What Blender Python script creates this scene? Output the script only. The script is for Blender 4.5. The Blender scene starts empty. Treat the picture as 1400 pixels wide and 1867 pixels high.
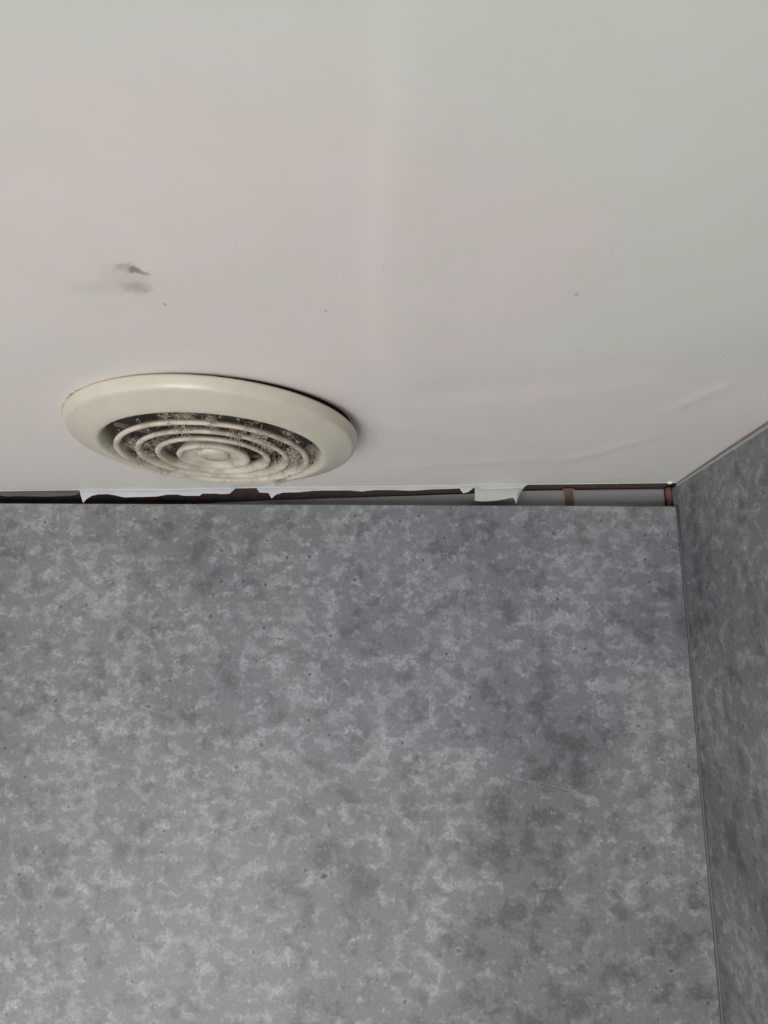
import bpy, bmesh, math, random
import numpy as np
from mathutils import Vector, Matrix

random.seed(7)
rng = np.random.default_rng(7)
scene = bpy.context.scene
C = scene.collection

# ------------------------------------------------------------------ camera
CEIL = 2.40                     # ceiling height
D = 0.69                        # camera to the back panel
H = 0.239825 * D                # ceiling above the lens
XR = 0.376908 * D               # face of the right-hand panel
F_PX, PITCH, YAW, ROLL = 1362.55, 0.199345, -0.021679, -0.007546
EYE = Vector((0, -D, CEIL - H))
_fw = Vector((math.sin(YAW) * math.cos(PITCH), math.cos(YAW) * math.cos(PITCH), math.sin(PITCH)))
_rt0 = Vector((math.cos(YAW), -math.sin(YAW), 0)); _up0 = _rt0.cross(_fw)
_rt = math.cos(ROLL) * _rt0 + math.sin(ROLL) * _up0
_up = -math.sin(ROLL) * _rt0 + math.cos(ROLL) * _up0
cam = bpy.data.cameras.new('camera')
cam.sensor_fit = 'VERTICAL'; cam.sensor_height = 36.0
cam.lens = 36.0 * F_PX / 1867.0
cam.clip_start = 0.01
cam_o = bpy.data.objects.new('camera', cam); C.objects.link(cam_o)
m = Matrix((_rt, _up, -_fw)).transposed().to_4x4(); m.translation = EYE
cam_o.matrix_world = m
scene.camera = cam_o

# ------------------------------------------------------------------ world, light, exposure
scene.view_settings.view_transform = 'Standard'
scene.view_settings.look = 'None'
scene.view_settings.gamma = 1.0
scene.view_settings.use_curve_mapping = False
scene.view_settings.exposure = 0.0

world = bpy.data.worlds.new('world'); scene.world = world; world.use_nodes = True
bg = world.node_tree.nodes['Background']
bg.inputs['Color'].default_value = (0.80, 0.88, 1.0, 1); bg.inputs['Strength'].default_value = 0.6
world.cycles.sampling_method = 'NONE'
scene.cycles.max_bounces = 4; scene.cycles.diffuse_bounces = 3; scene.cycles.glossy_bounces = 2
scene.cycles.use_adaptive_sampling = True; scene.cycles.adaptive_threshold = 0.05

# the room: x from XL to XR, y from YF (window wall, behind the camera) to 0
XL, YF = -1.30, -1.75
WX0, WX1, WZ0, WZ1 = -1.10, -0.05, 0.55, 1.85      # window opening in the front wall
win = bpy.data.lights.new('window_daylight', 'AREA'); win.shape = 'RECTANGLE'
win.size = WX1 - WX0; win.size_y = WZ1 - WZ0; win.energy = 36.0; win.color = (0.99, 0.99, 1.0)
win_o = bpy.data.objects.new('window_daylight', win); C.objects.link(win_o)
win_o.location = ((WX0 + WX1) / 2, YF - 0.05, (WZ0 + WZ1) / 2)
win_o.rotation_euler = (math.radians(90), 0, 0)      # shines towards +y

# ------------------------------------------------------------------ helpers
def ray(px, py):
    d = _fw * F_PX + _rt * (px - 700.0) + _up * (933.5 - py)
    return d
def on_y(px, py, y):
    d = ray(px, py); return EYE + d * ((y - EYE.y) / d.y)
def on_z(px, py, z=CEIL):
    d = ray(px, py); return EYE + d * ((z - EYE.z) / d.z)
def on_x(px, py, x=XR):
    d = ray(px, py); return EYE + d * ((x - EYE.x) / d.x)

def link(name, bm, mat, parent=None, smooth=False, loc=None):
    bmesh.ops.recalc_face_normals(bm, faces=bm.faces)
    me = bpy.data.meshes.new(name); bm.to_mesh(me); bm.free()
    if mat: me.materials.append(mat)
    if smooth:
        for p in me.polygons: p.use_smooth = True
    o = bpy.data.objects.new(name, me); C.objects.link(o)
    if parent: o.parent = parent
    if loc: o.location = loc
    return o
def tag(o, label=None, cat=None, group=None, kind=None):
    if label: o['label'] = label
    if cat: o['category'] = cat
    if group: o['group'] = group
    if kind: o['kind'] = kind
    return o
def empty(name, loc):
    o = bpy.data.objects.new(name, None); C.objects.link(o); o.location = loc
    o.empty_display_size = 0.02
    return o
def box(bm, a, b, bev=0.0, seg=2):
    x0, y0, z0 = a; x1, y1, z1 = b
    vs = [bm.verts.new(p) for p in ((x0,y0,z0),(x1,y0,z0),(x1,y1,z0),(x0,y1,z0),(x0,y0,z1),(x1,y0,z1),(x1,y1,z1),(x0,y1,z1))]
    fs = [bm.faces.new([vs[i] for i in q]) for q in ((0,3,2,1),(4,5,6,7),(0,1,5,4),(1,2,6,5),(2,3,7,6),(3,0,4,7))]
    if bev:
        es = list({e for f in fs for e in f.edges})
        bmesh.ops.bevel(bm, geom=es, offset=bev, segments=seg, affect='EDGES')
def prism_xz(bm, pts, y0, y1, bev=0.0):
    """closed outline of (x, z) points given thickness from y0 to y1"""
    n = len(pts)
    A = [bm.verts.new((x, y0, z)) for x, z in pts]; B = [bm.verts.new((x, y1, z)) for x, z in pts]
    fs = [bm.faces.new(A), bm.faces.new(B[::-1])]
    for i in range(n): fs.append(bm.faces.new((A[i], B[i], B[(i+1) % n], A[(i+1) % n])))
    if bev:
        es = [e for e in fs[0].edges]
        bmesh.ops.bevel(bm, geom=es, offset=bev, segments=2, affect='EDGES')
def lathe(bm, prof, n=128, closed=True, a0=0.0, a1=2*math.pi):
    full = abs(a1 - a0 - 2*math.pi) < 1e-6
    k = n if full else n + 1
    rings = []
    for i in range(k):
        a = a0 + (a1 - a0) * i / n
        rings.append([bm.verts.new((r*math.cos(a), r*math.sin(a), z)) for r, z in prof])
    m_ = len(prof)
    for i in range(n):
        A, B = rings[i], rings[(i+1) % k]
        for j in range(m_ if closed else m_-1):
            bm.faces.new((A[j], B[j], B[(j+1) % m_], A[(j+1) % m_]))
def tube(bm, pts, r, n=4, taper=1.0):
    prev = None
    for i, p in enumerate(pts):
        p = Vector(p)
        t = (Vector(pts[min(i+1, len(pts)-1)]) - Vector(pts[max(i-1, 0)])).normalized()
        u = t.orthogonal().normalized(); v = t.cross(u)
        rr = r * (1 - (1 - taper) * i / max(1, len(pts)-1))
        ring = [bm.verts.new(p + u*math.cos(2*math.pi*k/n)*rr + v*math.sin(2*math.pi*k/n)*rr) for k in range(n)]
        if prev:
            for k in range(n): bm.faces.new((prev[k], prev[(k+1)%n], ring[(k+1)%n], ring[k]))
        else: bm.faces.new(ring[::-1])
        prev = ring
    bm.faces.new(prev)

# ------------------------------------------------------------------ materials
def lin(c):
    return tuple((v/255/12.92 if v/255 <= 0.04045 else ((v/255+0.055)/1.055)**2.4) for v in c) + (1,)
class NT:
    def __init__(s, name):
        s.mat = bpy.data.materials.new(name); s.mat.use_nodes = True
        s.t = s.mat.node_tree; s.b = s.t.nodes['Principled BSDF']
    def n(s, typ, **kw):
        nd = s.t.nodes.new(typ)
        for k, v in kw.items():
            if k.startswith('i_'): nd.inputs[k[2:].replace('_', ' ')].default_value = v
            else: setattr(nd, k, v)
        return nd
    def l(s, a, b): s.t.links.new(a, b)
    def math(s, op, a, b=None, c=None, clamp=False):
        nd = s.t.nodes.new('ShaderNodeMath'); nd.operation = op; nd.use_clamp = clamp
        for i, v in enumerate((a, b, c)):
            if v is None: continue
            if isinstance(v, (int, float)): nd.inputs[i].default_value = v
            else: s.l(v, nd.inputs[i])
        return nd.outputs[0]
    def coord(s):
        return s.n('ShaderNodeTexCoord').outputs['Object']
    def vmul(s, v, sc, off=(0,0,0)):
        nd = s.n('ShaderNodeMapping'); nd.inputs['Scale'].default_value = sc; nd.inputs['Location'].default_value = off
        s.l(v, nd.inputs['Vector']); return nd.outputs[0]
    dims = '3D'
    def noise(s, v, scale, detail=4, rough=.55, dist=0.0, out='Fac'):
        nd = s.n('ShaderNodeTexNoise', noise_dimensions=s.dims); nd.inputs['Scale'].default_value = scale; nd.inputs['Detail'].default_value = detail
        nd.inputs['Roughness'].default_value = rough; nd.inputs['Distortion'].default_value = dist
        s.l(v, nd.inputs['Vector']); return nd.outputs[out]
    def smooth(s, v, lo, hi, to0=0.0, to1=1.0):
        nd = s.n('ShaderNodeMapRange'); nd.interpolation_type = 'SMOOTHSTEP'
        nd.inputs['From Min'].default_value = lo; nd.inputs['From Max'].default_value = hi
        nd.inputs['To Min'].default_value = to0; nd.inputs['To Max'].default_value = to1
        s.l(v, nd.inputs['Value']); return nd.outputs[0]
    def mix(s, fac, a, b):
        nd = s.n('ShaderNodeMix', data_type='RGBA')
        if isinstance(fac, (int, float)): nd.inputs[0].default_value = fac
        else: s.l(fac, nd.inputs[0])
        for i, v in ((6, a), (7, b)):
            if isinstance(v, tuple): nd.inputs[i].default_value = v
            else: s.l(v, nd.inputs[i])
        return nd.outputs[2]
    def bump(s, h, strength, dist):
        nd = s.n('ShaderNodeBump'); nd.inputs['Strength'].default_value = strength; nd.inputs['Distance'].default_value = dist
        s.l(h, nd.inputs['Height']); s.l(nd.outputs[0], s.b.inputs['Normal'])
    def done(s, col, rough=.6, spec=.5):
        if isinstance(col, tuple): s.b.inputs['Base Color'].default_value = col
        else: s.l(col, s.b.inputs['Base Color'])
        if isinstance(rough, (int, float)): s.b.inputs['Roughness'].default_value = rough
        else: s.l(rough, s.b.inputs['Roughness'])
        s.b.inputs['Specular IOR Level'].default_value = spec
        return s.mat

def plain(name, rgb, rough=.6, var=.08, scale=40, spec=.5, bump=0.0, detail=4):
    t = NT(name); v = t.coord(); f = t.noise(v, scale, detail)
    c = lin(rgb)
    a = tuple(x*(1-var) for x in c[:3]) + (1,); b = tuple(min(1, x*(1+var)) for x in c[:3]) + (1,)
    if bump: t.bump(t.noise(v, scale*4, 4), bump, .001)
    return t.done(t.mix(f, a, b), rough, spec)

def ceiling_material():
    t = NT('ceiling_paint'); t.dims = '2D'; v = t.coord()
    # pinkish camera colour cast, put into the ceiling colour
    pw = t.n('ShaderNodeVectorMath', operation='MULTIPLY_ADD')
    t.l(t.noise(v, 9, 3, out='Color'), pw.inputs[0]); pw.inputs[1].default_value = (.09, .09, 0); t.l(v, pw.inputs[2])
    f = None
    for px, py, rx, ry in ((420, 540, .15, .15), (820, 570, .07, .12), (430, 800, .58, .15)):
        p = on_z(px, py)
        mp = t.n('ShaderNodeMapping', vector_type='TEXTURE'); mp.inputs['Location'].default_value = (p.x + .045, p.y + .045, CEIL); mp.inputs['Scale'].default_value = (rx, ry, 1)
        t.l(pw.outputs[0], mp.inputs['Vector'])
        ln = t.n('ShaderNodeVectorMath', operation='LENGTH'); t.l(mp.outputs[0], ln.inputs[0])
        g = t.smooth(ln.outputs['Value'], 1.1, .75)
        f = g if f is None else t.math('MAXIMUM', f, g)
    col = t.mix(f, lin((229, 229, 222)), lin((235, 226, 222)))
    f2 = t.noise(v, 30, 4)
    col = t.mix(t.smooth(f2, .3, .7, 0, .12), col, lin((219, 214, 203)))
    # dirty scuff marks and specks, each with its own place and outline
    wob = t.n('ShaderNodeVectorMath', operation='MULTIPLY_ADD')
    t.l(t.noise(v, 160, 3, out='Color'), wob.inputs[0]); wob.inputs[1].default_value = (.010, .010, 0)
    t.l(v, wob.inputs[2])
    def blot(px, py, rx, ry, amt, c, ang=0.0, soft=.35, vec=None):
        nonlocal col
        p = on_z(px + .0, py)
        mp = t.n('ShaderNodeMapping', vector_type='TEXTURE')
        mp.inputs['Location'].default_value = (p.x + (.005 if vec is None else 0), p.y + (.005 if vec is None else 0), CEIL)
        mp.inputs['Rotation'].default_value = (0, 0, ang); mp.inputs['Scale'].default_value = (rx, ry, 1)
        t.l(wob.outputs[0] if vec is None else vec, mp.inputs['Vector'])
        ln = t.n('ShaderNodeVectorMath', operation='LENGTH'); 
        fl = t.n('ShaderNodeVectorMath', operation='MULTIPLY'); fl.inputs[1].default_value = (1,1,0)
        t.l(mp.outputs[0], fl.inputs[0]); t.l(fl.outputs[0], ln.inputs[0])
        col = t.mix(t.smooth(ln.outputs['Value'], 1.0, soft, 0, amt), col, lin(c))
    blot(232, 510, .017, .020, .30, (190, 186, 165), 0, .1)
    blot(250, 524, .0085, .0075, .55, (168, 165, 146), .3, .2)
    blot(238, 489, .007, .0065, .50, (160, 156, 142), -.4, .3)
    blot(247, 492, .0042, .0050, .75, (128, 122, 116), -.4, .3)
    blot(175, 525, .020, .009, .30, (200, 196, 176), 0, .1)
    for px, py, r, a in ((301, 555, .0012, .6), (594, 568, .0013, .45), (1051, 538, .0016, .45), (1320, 649, .0007, .7), (700, 486, .0006, .4), (1055, 640, .004, .10)):
        blot(px, py, r, r*1.6, a, (140, 138, 128), 0, .2, v)

    return t.done(col, .42, .35)

def concrete_material():
    t = NT('concrete_effect_laminate'); v = t.coord()
    # the print runs round the corner: one flat pattern in (x - y, z)
    sx = t.n('ShaderNodeSeparateXYZ'); t.l(v, sx.inputs[0])
    cb = t.n('ShaderNodeCombineXYZ'); t.l(t.math('SUBTRACT', sx.outputs[0], sx.outputs[1]), cb.inputs[0]); t.l(sx.outputs[2], cb.inputs[1])
    p2 = cb.outputs[0]
    def n2(scale, detail, rough=.55, dist=0.0, off=(0, 0), sc=(1, 1)):
        vec = p2 if off == (0, 0) and sc == (1, 1) else t.vmul(p2, (sc[0], sc[1], 1), (off[0], off[1], 0))
        nd = t.n('ShaderNodeTexNoise', noise_dimensions='2D'); nd.inputs['Scale'].default_value = scale; nd.inputs['Detail'].default_value = detail
        nd.inputs['Roughness'].default_value = rough; nd.inputs['Distortion'].default_value = dist
        t.l(vec, nd.inputs['Vector']); return nd.outputs['Fac']
    clouds = n2(7.5, 3, .5, 0, (.4, .7))
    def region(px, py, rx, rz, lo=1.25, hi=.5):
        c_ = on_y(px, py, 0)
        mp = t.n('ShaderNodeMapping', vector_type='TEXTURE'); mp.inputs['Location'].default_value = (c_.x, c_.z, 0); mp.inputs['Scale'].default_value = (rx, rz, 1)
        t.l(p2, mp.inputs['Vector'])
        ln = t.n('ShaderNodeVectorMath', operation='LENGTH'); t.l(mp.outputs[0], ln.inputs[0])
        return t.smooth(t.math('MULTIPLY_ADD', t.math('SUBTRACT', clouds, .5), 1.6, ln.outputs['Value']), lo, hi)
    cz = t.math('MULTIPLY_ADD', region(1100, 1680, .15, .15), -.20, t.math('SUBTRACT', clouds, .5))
    cz = t.math('MULTIPLY_ADD', region(330, 1400, .20, .13), .06, cz)
    dabs = t.math('MULTIPLY_ADD', cz, .30, n2(66, 5, .62, 0, (2.3, 1.1), (1, 1.3)))
    light = t.smooth(dabs, .46, .66)
    dk = t.math('MULTIPLY_ADD', cz, -.30, n2(42, 5, .62, 0, (5.1, .2)))
    dark = t.smooth(dk, .50, .70)
    fine = n2(330, 3, .6)
    rid = t.math('ABSOLUTE', t.math('SUBTRACT', n2(32, 4, .60, 0, (.3, 4.2)), .5))
    vein = t.math('MULTIPLY', t.smooth(rid, .030, .004), t.smooth(dabs, .44, .56))
    chip = t.smooth(n2(170, 2, .5, 0, (1.7, .9), (1, .8)), .66, .76)
    g = t.math('MULTIPLY_ADD', cz, .34, .43)
    g = t.math('ADD', g, t.math('MULTIPLY', light, .22))
    g = t.math('SUBTRACT', g, t.math('MULTIPLY', dark, .22))
    g = t.math('ADD', g, t.math('MULTIPLY', vein, .20))
    g = t.math('ADD', g, t.math('MULTIPLY', chip, .20))
    fac = t.math('ADD', g, t.math('MULTIPLY', t.math('SUBTRACT', fine, .5), .30), clamp=True)
    cr = t.n('ShaderNodeValToRGB'); e = cr.color_ramp
    e.elements[0].position = 0.0; e.elements[0].color = lin((76, 76, 75))
    e.elements[1].position = 1.0; e.elements[1].color = lin((168, 170, 173))
    k = e.elements.new(.5); k.color = lin((126, 127, 128))
    t.l(fac, cr.inputs[0])
    # bluish and greenish camera colour shading, painted into the panel colour
    tint = region(860, 1130, .26, .16)
    hue = t.n('ShaderNodeMix', data_type='RGBA', blend_type='MULTIPLY'); hue.inputs[0].default_value = 1
    t.l(cr.outputs[0], hue.inputs[6])
    t.l(t.mix(tint, (.985, 1.0, .975, 1), (.985, .985, 1.06, 1)), hue.inputs[7])
    col = hue.outputs[2]
    # pores with a pale rim
    vo = t.n('ShaderNodeTexVoronoi', voronoi_dimensions='2D'); vo.inputs['Scale'].default_value = 48; t.l(p2, vo.inputs['Vector'])
    sc = t.n('ShaderNodeSeparateColor'); t.l(vo.outputs['Color'], sc.inputs[0])
    keep = t.math('GREATER_THAN', sc.outputs[0], .84)
    size = t.math('MULTIPLY_ADD', sc.outputs[1], .06, .035)
    q = t.math('DIVIDE', t.math('ADD', vo.outputs['Distance'], t.math('MULTIPLY', t.math('SUBTRACT', fine, .5), .13)), size)
    col = t.mix(t.math('MULTIPLY', t.smooth(q, 2.0, 1.1, 0, .12), keep), col, lin((168, 170, 172)))
    col = t.mix(t.math('MULTIPLY', t.smooth(q, 1.2, .5, 0, .75), keep), col, lin((70, 70, 70)))
    # single pores and hairline cracks that stand out
    wob = t.n('ShaderNodeVectorMath', operation='MULTIPLY_ADD')
    t.dims = '2D'; t.l(t.noise(p2, 300, 2, out='Color'), wob.inputs[0]); wob.inputs[1].default_value = (.003, 0, .003); t.l(v, wob.inputs[2])
    def pore(px, py, rx, rz, ang=0.0, amt=.85, c=(52, 53, 54)):
        nonlocal col
        p = on_y(px, py, 0)
        def dist(sx, sz):
            mp = t.n('ShaderNodeMapping', vector_type='TEXTURE')
            mp.inputs['Location'].default_value = (p.x + .0015, 0, p.z + .0015)
            mp.inputs['Rotation'].default_value = (0, ang, 0); mp.inputs['Scale'].default_value = (sx, .02, sz)
            t.l(wob.outputs[0], mp.inputs['Vector'])
            ln = t.n('ShaderNodeVectorMath', operation='LENGTH'); t.l(mp.outputs[0], ln.inputs[0])
            return ln.outputs['Value']
        d = dist(rx, rz)
        col = t.mix(t.smooth(d, 2.2, 1.0, 0, .30), col, lin((164, 166, 168)))
        col = t.mix(t.smooth(d, 1.2, .4, 0, amt), col, lin(c))
    pore(590, 1598, .0038, .0026, -.4)
    pore(511, 1165, .0045, .0011, -.2, .7)
    pore(404, 1004, .0032, .0018, .3, .55)
    pore(384, 1124, .0020, .0024, 0, .7)
    pore(270, 1288, .0036, .0020, 0, .55)
    pore(836, 1734, .0026, .0020, .4, .7)
    pore(1010, 1437, .0240, .0008, .25, .7)
    pore(143, 1433, .0007, .0042, .1, .7)
    pore(1224, 1770, .0024, .0016, 0, .7)
    return t.done(col, .45, .45)

M_CEIL = ceiling_material()
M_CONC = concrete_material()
M_WALL = plain('white_wall_paint', (222, 220, 214), .7, .03, 40, .0, 0.0, 0)
M_FLOOR = plain('pale_floor', (176, 172, 164), .8, .06, 40, .0, 0.0, 0)
M_BROWN = plain('old_brown_adhesive', (92, 78, 74), .9, .35, 90, .2, .5)
M_GROUT = plain('brown_grout', (146, 116, 101), .9, .3, 120, .2, .3)
M_TILE = plain('old_white_tile', (176, 172, 174), .3, .04, 20)
M_PAPER = plain('torn_white_paint', (204, 204, 208), .8, .03, 120, .2, .2)
M_DAB = plain('white_filler', (236, 236, 232), .6, .03, 120)
M_PAPER2 = plain('torn_paper_back', (188, 190, 183), .85, .04, 120, .2, .2)
M_PAPER3 = plain('bare_grey_paper', (112, 105, 102), .9, .10, 120, .2, .2)
M_SEAL = plain('grey_sealant', (84, 86, 88), .5, .1, 60)
M_JOINT = plain('grey_joint_filler', (150, 147, 144), .8, .08, 80)
M_EDGE = plain('pale_panel_edge', (176, 174, 178), .5, .06, 60)
M_BOARD = plain('ceiling_board_core', (150, 140, 132), .9, .1, 60, .2)
M_DARK = plain('dark_void', (40, 37, 35), .95, .1, 30, .1)
M_DUCT = plain('dusty_duct', (104, 98, 90), .8, .25, 60, .3)
M_LINT = plain('grey_lint', (184, 172, 160), .95, .25, 200, .1)
M_SPOKE = plain('dust_coated_plastic', (132, 122, 110), .95, .25, 120, .1)
M_SPECK = plain('dark_dirt', (84, 74, 64), .95, .2, 200, .1)
M_PBEAD = plain('old_cream_paint', (206, 198, 176), .5, .06, 60)

def plastic_material(name, dusty):
    t = NT(name); v = t.coord()
    col = t.mix(t.noise(v, 18, 3), lin((207, 199, 183)), lin((214, 207, 192)))
    if dusty:
        d = t.smooth(t.noise(v, 70, 5, .65), .40, .68, 0, dusty)
        col = t.mix(d, col, lin((158, 143, 124)))
    t.b.inputs['Coat Weight'].default_value = 0.0 if dusty > .3 else .15
    t.b.inputs['Coat Roughness'].default_value = .15
    return t.done(col, .34 if dusty < .3 else .6, .5)
M_RIM = plastic_material('cream_plastic', .10)
M_RING = plastic_material('dusty_cream_plastic', .75)

# ------------------------------------------------------------------ setting
VC = Vector((-0.1875 * D, 0.73 * D - D, CEIL))       # centre of the vent on the ceiling
R = 0.145 * D                                        # its radius, about 100 mm

def ceiling():
    xs = np.unique(np.concatenate([np.arange(XL - .01, -.62, .08), np.arange(-.62, XR - .0005, .004), [XR + .0005]]))
    ys = np.unique(np.concatenate([np.arange(YF - .01, -.58, .08), np.arange(-.58, -.0005, .004), [-.0005]]))
    X, Y = np.meshgrid(xs, ys, indexing='ij')
    # plasterboard joint: shallow filled step that wanders through the ceiling
    jp = [on_z(*p) for p in ((752, 0), (742, 150), (722, 330), (704, 480), (698, 600), (722, 690), (735, 760))]
    jy = np.array([p.y for p in jp]); jx = np.array([p.x for p in jp])
    line = np.interp(Y, jy, jx)
    d = X - line
    fade = np.clip((-.10 - Y) / .12, 0, 1)
    Z = fade * (.0010 * np.exp(-(d / .030) ** 2) * (d > 0) + .0010 * np.exp(-(d / .007) ** 2) * (d <= 0)) * -1.0
    # dip at the wall shaped to catch more light, and trowel ridges near the corner
    Z -= .0016 * np.exp(Y / .045)
    def ridge(a, b, w, h):
        nonlocal Z
        a = on_z(*a); b = on_z(*b); ux, uy = b.x - a.x, b.y - a.y; L = math.hypot(ux, uy); ux /= L; uy /= L
        s = (X - a.x) * ux + (Y - a.y) * uy; q = -(X - a.x) * uy + (Y - a.y) * ux
        Z -= h * np.exp(-(q / w) ** 2) * np.exp(-(np.clip(np.abs(s - L / 2) - L * .35, 0, None) / (L * .25)) ** 2)
    ridge((1225, 748), (1325, 705), .006, .0007)
    ridge((1040, 838), (1180, 800), .007, .0006)
    ridge((760, 850), (1010, 835), .008, .0004)
    ridge((780, 720), (1150, 680), .020, -.0007)
    ridge((640, 770), (900, 800), .016, .0004)
    ph = rng.uniform(0, 6.28, 12)
    for i in range(12):
        kx, ky = rng.uniform(8, 40) * rng.choice([-1, 1]), rng.uniform(8, 40)
        Z += .00010 * np.sin(kx * X + ky * Y + ph[i])
    edge = np.clip((XR - X) / .006, 0, 1)
    bm = bmesh.new()
    V = [[bm.verts.new((x, y, CEIL + Z[i, j])) for j, y in enumerate(ys)] for i, x in enumerate(xs)]
    for i in range(len(xs) - 1):
        for j in range(len(ys) - 1):
            cx, cy = (xs[i] + xs[i+1]) / 2, (ys[j] + ys[j+1]) / 2
            if math.hypot(cx - VC.x, cy - VC.y) < .082: continue
            bm.faces.new((V[i][j], V[i][j+1], V[i+1][j+1], V[i+1][j]))
    # board thickness along the edge above the panel
    top = [bm.verts.new((x, ys[-1], CEIL + .012)) for x in xs]
    for i in range(len(xs) - 1):
        bm.faces.new((V[i][-1], V[i+1][-1], top[i+1], top[i]))
    me = bpy.data.meshes.new('ceiling'); bm.to_mesh(me); bm.free()
    me.materials.append(M_CEIL)
    for p in me.polygons: p.use_smooth = True
    o = bpy.data.objects.new('ceiling', me); C.objects.link(o)
    for p in me.polygons:
        if abs(p.normal.y) > .7: p.use_smooth = False
    return tag(o, 'uneven white painted ceiling with scuff marks', kind='structure')
ceil_o = ceiling()

TY = 0.026                                           # face of the old wall behind the panel
bm = bmesh.new(); box(bm, (XL - .02, TY + .005, 0), (XR + .03, TY + .06, CEIL + .06))
wall_back = tag(link('wall_back', bm, M_BROWN), 'old wall with tiles and brown adhesive behind the panel', kind='structure')
bm = bmesh.new(); box(bm, (XR + .0125, YF, 0), (XR + .07, TY + .005, CEIL + .06))
wall_right = tag(link('wall_right', bm, M_BROWN), 'wall behind the right-hand panel', kind='structure')
bm = bmesh.new(); box(bm, (XL - .06, YF, 0), (XL, TY + .005, CEIL + .06))
tag(link('wall_left', bm, M_WALL), 'white side wall', kind='structure')
bm = bmesh.new()
for a, b in (((XL-.06, 0), (WX0, CEIL+.06)), ((WX1, 0), (XR+.07, CEIL+.06)), ((WX0, 0), (WX1, WZ0)), ((WX0, WZ1), (WX1, CEIL+.06))):
    box(bm, (a[0], YF - .12, a[1]), (b[0], YF, b[1]))
tag(link('wall_front', bm, M_WALL), 'white wall with a window behind the camera', kind='structure')
bm = bmesh.new()
for a, b in (((WX0, WZ0), (WX0+.05, WZ1)), ((WX1-.05, WZ0), (WX1, WZ1)), ((WX0, WZ0), (WX1, WZ0+.05)), ((WX0, WZ1-.05), (WX1, WZ1))):
    box(bm, (a[0], YF - .04, a[1]), (b[0], YF - .005, b[1]), .004)
tag(link('window_1', bm, M_WALL), 'white window frame', kind='structure')
bm = bmesh.new(); box(bm, (XL - .06, YF - .12, -.05), (XR + .07, TY + .06, 0))
tag(link('floor', bm, M_FLOOR), 'pale bathroom floor', kind='structure')
# unseen lid added over the roof void, so that the slot stays dark
bm = bmesh.new(); box(bm, (XL - .06, YF - .12, CEIL + .06), (XR + .07, TY + .06, CEIL + .10))
tag(link('void_lid', bm, M_DARK, ceil_o), None)

# old wall tiles seen through the slot: face at TY, tops as the photograph shows them
tops = [(-1250, 958), (350, 918), (500, 912), (680, 906), (840, 901), (950, 895), (1031, 893), (1213, 891), (1236, 890)]
tx = [on_y(*p, TY).x for p in tops]; tz = [on_y(*p, TY).z for p in tops]
g1 = on_y(1030, 905, TY).x; g2 = on_y(1046, 905, TY).x; g3 = on_y(1212, 905, TY).x
spans = [(g2, g3)]
x1 = g1
while x1 > XL:
    spans.append((max(XL, x1 - .362), x1)); x1 -= .366
for a, b in spans:
    pts = [(a, CEIL - .25), (b, CEIL - .25), (b, np.interp(b, tx, tz))]
    pts += [(x, z) for x, z in list(zip(tx, tz))[::-1] if a < x < b]
    pts += [(a, np.interp(a, tx, tz))]
    bm = bmesh.new(); prism_xz(bm, pts, TY, TY + .0055, .0012)
    link('tile', bm, M_TILE, wall_back)
bm = bmesh.new(); box(bm, (g1 - .001, TY + .002, CEIL - .25), (g2 + .001, TY + .006, np.interp(g1, tx, tz) + .002))
link('grout_joint', bm, M_GROUT, wall_back)
bm = bmesh.new()
pc = on_y(1222, 905, TY).x
tube(bm, [(pc + .0005 * math.sin(i * 1.7), TY + .002, CEIL - .25 + .25 * i / 40) for i in range(41)], .0042, 10)
link('corner_grout', bm, M_GROUT, wall_back, True)

# ------------------------------------------------------------------ wall panels
def panel_top(px): return on_y(px, 917.5 + 5.5 * px / 1237, 0)
pl, pr = panel_top(0), panel_top(1237)
slope = (pr.z - pl.z) / (pr.x - pl.x)
bm = bmesh.new()
xr_ = XR - .0016
prism_xz(bm, [(XL, .002), (xr_, .002), (xr_, pl.z + slope * (xr_ - pl.x)), (XL, pl.z + slope * (XL - pl.x))], 0, .010, .0006)
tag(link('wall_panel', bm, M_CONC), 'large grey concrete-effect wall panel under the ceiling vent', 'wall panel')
bm = bmesh.new(); box(bm, (XR, YF + .002, .002), (XR + .010, .012, CEIL - .0035), .0005)
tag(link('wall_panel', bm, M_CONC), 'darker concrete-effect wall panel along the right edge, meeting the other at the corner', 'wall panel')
# pale edge strip along the top of the right-hand panel
bm = bmesh.new(); box(bm, (XR - .0012, YF + .002, CEIL - .0052), (XR + .002, -.002, CEIL - .0030), .0006)
tag(link('edge_strip', bm, M_EDGE), 'thin pale strip along the top of the right-hand panel', 'trim')
# grey filler closing the joint between that panel and the ceiling
bm = bmesh.new(); box(bm, (XR + .0008, YF + .002, CEIL - .0034), (XR + .010, .002, CEIL + .001), .0003)
tag(link('joint_filler', bm, M_JOINT), 'grey filler line between the right-hand panel and the ceiling', 'filler')
# silicone in the vertical corner
bm = bmesh.new()
lathe_pts = []
ztop = pr.z - .001
for z in np.linspace(.002, ztop, 60):
    lathe_pts.append((XR - .0006 + .0003 * math.sin(z * 23), -.0002, z))
tube(bm, lathe_pts, .0016, 8)
tag(link('sealant_bead', bm, M_SEAL, None, True), 'thin dark grey sealant bead in the vertical corner between the panels', 'sealant')

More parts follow.
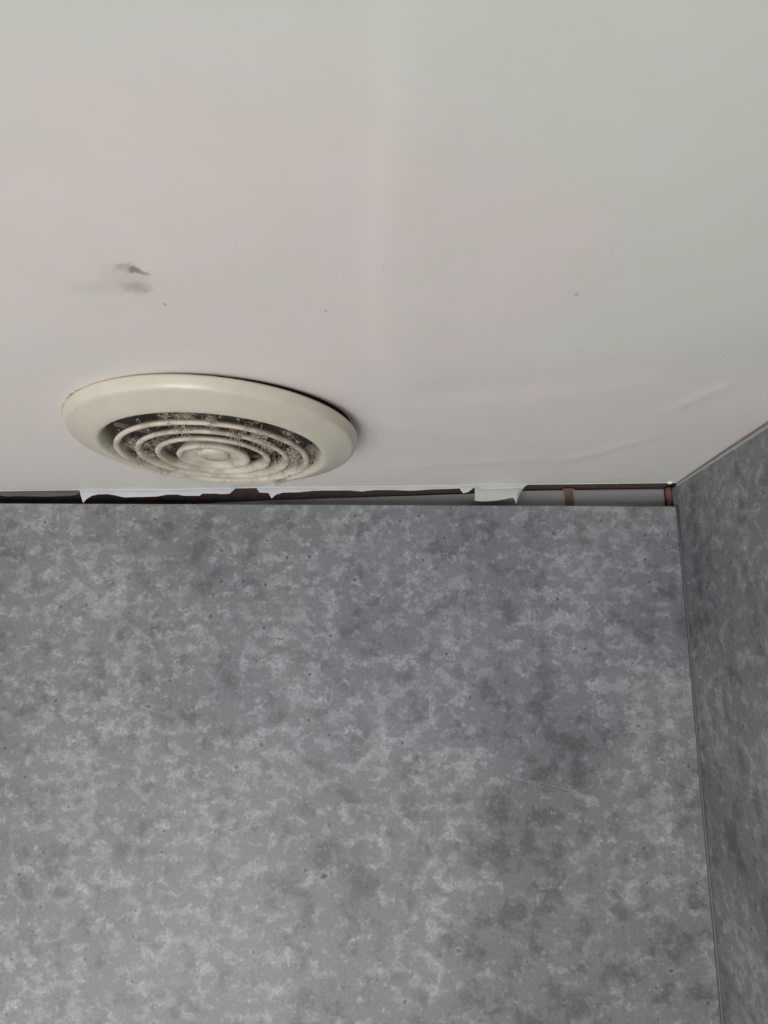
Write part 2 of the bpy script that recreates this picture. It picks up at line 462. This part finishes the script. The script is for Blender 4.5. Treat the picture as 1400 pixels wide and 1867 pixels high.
# ------------------------------------------------------------------ torn paint along the ceiling edge
def crease(px): return float(np.interp(px, [0, 330, 680, 960, 1237], [891.5, 889.5, 885.5, 881.5, 876]))
def torn(name, pts, y, mat, parent=None, over=2.0, lean=0.0, th=.0006):
    """pts: lower outline from left to right; the strip hangs from the ceiling line"""
    low = [on_y(px, py, y) for px, py in pts]
    dens = []
    for a, b in zip(low[:-1], low[1:]):
        for k in range(3):
            p = a.lerp(b, k / 3); dens.append(p + Vector((0, 0, random.uniform(-.0002, .0002) if k else 0)))
    dens.append(low[-1])
    bm = bmesh.new()
    fr = []
    for p in dens:
        t_ = CEIL + .0008
        col = []
        for k in range(5):
            s = k / 4
            z = t_ + (min(p.z, t_ - .0004) - t_) * s
            curl = lean * s * s + .0006 * math.sin(p.x * 160) * s
            col.append((p.x, y + curl, z))
        fr.append(col)
    F = [[bm.verts.new(q) for q in col] for col in fr]
    B = [[bm.verts.new((q[0], q[1] + th, q[2])) for q in col] for col in fr]
    n = len(fr)
    for i in range(n - 1):
        for k in range(4):
            bm.faces.new((F[i][k], F[i+1][k], F[i+1][k+1], F[i][k+1])); bm.faces.new((B[i][k], B[i][k+1], B[i+1][k+1], B[i+1][k]))
        bm.faces.new((F[i][4], F[i+1][4], B[i+1][4], B[i][4])); bm.faces.new((F[i][0], B[i][0], B[i+1][0], F[i+1][0]))
    for i in (0, n - 1):
        for k in range(4): bm.faces.new((F[i][k], F[i][k+1], B[i][k+1], B[i][k]))
    return link(name, bm, mat, parent, False)
GT = 'torn paint strips at the ceiling edge'
o = torn('torn_paint_strip', [(144, 893), (147, 905), (151, 917), (158, 909), (168, 903.5), (180, 901.5), (195, 901), (212, 903.5), (226, 906.5), (260, 906.5),
    (288, 905), (300, 902), (322, 901.5), (336, 904), (363, 904), (369, 899.5), (395, 900), (402, 901), (419, 900), (428, 892)], .003, M_PAPER)
tag(o, 'long torn white paint strip with a pointed left end, below the vent', 'torn paint', GT)
o = torn('torn_paint_strip', [(468, 891), (473, 898), (489, 899), (495, 909), (503, 902), (516, 898), (548, 897.5), (570, 895), (600, 894), (640, 894.5), (660, 896),
    (680, 893.5), (710, 893.5), (742, 894.5), (762, 894), (800, 892), (838, 890.5), (844, 899.5), (853, 898), (862, 890.5), (876, 886)], .003, M_PAPER)
tag(o, 'long narrow torn white paint strip right of the vent, with small hanging points', 'torn paint', GT)
e = empty('torn_paint_flap', on_y(915, 884, .002))
tag(e, 'widest hanging flap of torn white paint, nearest the right-hand corner', 'torn paint', GT)
inv = Matrix.Translation(-e.location)
f1 = torn('flap_fold', [(872, 888), (876, 891), (890, 891.5), (915, 891.5), (938, 890.5), (950, 890), (956, 888), (966, 881)], .0015, M_PAPER, e)
f2 = torn('flap_tongue', [(866, 912), (872, 912.6), (882, 913), (900, 912), (912, 910.5), (925, 908), (936, 906.5), (939, 910), (942, 918.5), (945, 908), (949, 898), (956, 889)], .0040, M_PAPER2, e, lean=.003)
for f in (f1, f2): f.matrix_parent_inverse = inv
o = torn('torn_paper_remnant', [(-900, 912), (-500, 909), (-200, 906), (0, 903), (12, 905), (30, 904.5), (60, 905), (100, 905), (130, 904), (142, 901), (146, 894)], .009, M_PAPER3)
tag(o, 'dull grey paper remnant in the slot at the left edge of the photo', 'torn paper')
# dab of white filler in the corner
bm = bmesh.new()
bmesh.ops.create_icosphere(bm, subdivisions=3, radius=1)
for v in bm.verts:
    n_ = v.co.copy()
    v.co = Vector((n_.x * .0048, n_.y * .004, n_.z * .0030)) * (1 + .14 * math.sin(5 * n_.x + 1) + .1 * math.cos(6 * n_.z + 3 * n_.y))
    v.co.x += .0012 * n_.z
fp = on_y(1222, 876.5, -.0030)
tag(link('filler_dab', bm, M_DAB, None, True, fp), 'small dab of white filler in the corner where both panels meet the ceiling', 'filler')

# ------------------------------------------------------------------ ceiling vent
TILT, TDIR = math.radians(3.0), math.radians(53)     # hangs a little lower towards the far right
vent = empty('ceiling_vent', VC + Vector((0, 0, -math.sin(TILT) * R)))
axis = Vector((-math.sin(TDIR), math.cos(TDIR), 0))
vent.rotation_mode = 'QUATERNION'
vent.rotation_quaternion = Matrix.Rotation(TILT, 3, axis).to_quaternion()
tag(vent, 'round cream plastic ceiling vent with dusty concentric rings', 'vent')
mm = .001
prof = [(1.0, 0), (1.0, 1.4*mm), (.997, 2.6*mm), (.990, 4.8*mm), (.982, 6.8*mm), (.975, 7.9*mm), (.965, 8.6*mm), (.95, 9.2*mm), (.92, 10.3*mm), (.88, 11.9*mm), (.84, 13.4*mm), (.81, 14.4*mm), (.79, 14.9*mm),
        (.777, 15.0*mm), (.765, 14.6*mm), (.75, 13.2*mm), (.733, 10.8*mm), (.718, 8*mm), (.71, 4*mm), (.705, 0), (.70, -14*mm), (.73, -14*mm), (.735, -1*mm), (.80, .6*mm), (.96, .6*mm)]
bm = bmesh.new(); lathe(bm, [(r * R, -z) for r, z in prof], 160)
link('rim', bm, M_RIM, vent, True)
# dark ring added behind the rim to paint the gap's shade
bm = bmesh.new(); lathe(bm, [(.90 * R, -.0002), (.90 * R, .0095), (.955 * R, .0095), (.955 * R, -.0002)], 120)
link('gap_shade_ring', bm, M_DARK, vent, True)
# duct spigot up through the ceiling
bm = bmesh.new(); lathe(bm, [(.690 * R, .002), (.690 * R, .055), (0.0005, .055), (0.0005, .057), (.715 * R, .057), (.715 * R, .002)], 96)
link('duct', bm, M_DUCT, vent, True)
def louvre(r, zl):
    """flared ring: thin blade above, rounded wide lip below"""
    w = .0026
    p = [(r - .0060, zl - 6.6*mm), (r - .0048, zl - 6.6*mm)]
    p += [(r - .0026, zl - 4.2*mm), (r - .0003, zl - 2.6*mm), (r + .0002, zl - 1.2*mm), (r - .0004, zl - .3*mm), (r - .0016, zl), (r - .0032, zl - .3*mm), (r - .0042, zl - 1.4*mm), (r - .0047, zl - 3.0*mm)]
    bm = bmesh.new(); lathe(bm, [(a, -z) for a, z in p], 128)
    return bm
for k, zl in ((.665, 18.0), (.527, 18.6), (.395, 19.0)):
    link('louvre_ring', louvre(k * R, zl * mm), M_RING, vent, True)
# centre dish with a raised button
zc = 19.4 * mm; r4 = .252 * R
dish = [(0.0, zc - 3.4*mm), (.10 * R, zc - 3.6*mm), (.15 * R, zc - 3.4*mm), (.19 * R, zc - 3.0*mm), (r4 - .0042, zc - 1.2*mm), (r4 - .0030, zc - .2*mm), (r4 - .0016, zc), (r4 - .0004, zc - .4*mm), (r4 + .0002, zc - 1.4*mm),
        (r4 - .0006, zc - 3.5*mm), (r4 - .0040, zc - 8*mm), (r4 - .0065, zc - 12*mm), (0.0, zc - 12*mm)]
bm = bmesh.new(); lathe(bm, [(a, -z) for a, z in dish], 96, False); bmesh.ops.remove_doubles(bm, verts=bm.verts, dist=1e-7)
link('centre_dish', bm, M_RING, vent, True)
rb = .108 * R; zb = 18.3 * mm
bm = bmesh.new(); lathe(bm, [(a, -z) for a, z in ((0, zb), (rb * .7, zb - .05*mm), (rb * .88, zb - .3*mm), (rb * .97, zb - .9*mm), (rb, zb - 1.7*mm), (rb, zb - 4*mm), (0, zb - 4*mm))], 64, False); bmesh.ops.remove_doubles(bm, verts=bm.verts, dist=1e-7)
link('centre_button', bm, M_RING, vent, True)
for i in range(4):
    a = math.radians(38 + 90 * i)
    bm = bmesh.new(); box(bm, (.19 * R, -.0011, -.0115), (.702 * R, .0011, -.0085), .0005)
    s_ = link('spoke', bm, M_SPOKE, vent); s_.rotation_euler = (0, 0, a)
# old paint left along the rim's left edge
bm = bmesh.new()
tube(bm, [((R + .0003 + .0002 * math.sin(i * .9)) * math.cos(a), (R + .0003 + .0002 * math.sin(i * .9)) * math.sin(a), .0002) for i, a in enumerate(np.radians(np.linspace(168, 236, 50)))], .0007, 8)
link('paint_residue', bm, M_PBEAD, vent, True)
# fuzzy dust caught on the rings
def lint(clusters, seed):
    rr = random.Random(seed); bm = bmesh.new()
    for ang, rad, z, n, spread, ln in clusters:
        a = math.radians(ang); base = Vector((rad * R * math.cos(a), rad * R * math.sin(a), -z * mm))
        for _ in range(n):
            p = base + Vector((rr.gauss(0, spread), rr.gauss(0, spread), rr.gauss(0, spread * .5)))
            d = Vector((rr.gauss(0, 1), rr.gauss(0, 1), rr.gauss(-.2, .8))).normalized()
            pts = [p]; L = ln * rr.uniform(.4, 1.3)
            for s in range(5):
                d = (d + Vector((rr.gauss(0, .45), rr.gauss(0, .45), rr.gauss(0, .45)))).normalized()
                pts.append(pts[-1] + d * L / 5)
            tube(bm, pts, rr.uniform(.00008, .00022), 3, .4)
        for _ in range(max(1, n // 5)):
            p = base + Vector((rr.gauss(0, spread), rr.gauss(0, spread), rr.gauss(0, spread * .4)))
            g = bmesh.ops.create_icosphere(bm, subdivisions=1, radius=rr.uniform(.0003, .0008), matrix=Matrix.Translation(p))
            for v in g['verts']:
                v.co = p + (v.co - p) * rr.uniform(.3, 1.9)
    return bm
cl = []
for ang, rad in ((178, .70), (184, .66), (190, .60), (172, .60), (196, .47), (200, .36), (182, .47), (205, .52), (256, .64), (262, .53), (268, .66), (283, .69), (285, .53), (300, .53),
                 (330, .64), (345, .60), (352, .56), (2, .55), (10, .60), (14, .66), (355, .69), (20, .55), (340, .46), (350, .40), (320, .52), (60, .70), (100, .66), (140, .62), (0, .17), (25, .45), (310, .62)):
    cl.append((ang, rad, random.uniform(11, 18), random.randint(40, 70), .0022, .0075))
for _ in range(60):
    cl.append((random.uniform(0, 360), random.choice((.655, .515, .385)), random.uniform(11, 18.5), random.randint(4, 9), .0016, .004))
tag(link('dust_lint', lint(cl, 3), M_LINT, vent), 'grey fuzzy dust clinging to the rings', kind='stuff')
sp = []
for ang, rad in ((150, .76), (128, .72), (62, .74), (20, .60), (15, .68), (356, .64)):
    sp.append((ang, rad, 12 if rad > .7 else 16, 10, .0011, .003))
tag(link('dirt_speck', lint(sp, 5), M_SPECK, vent), 'dark dirt specks', kind='stuff')
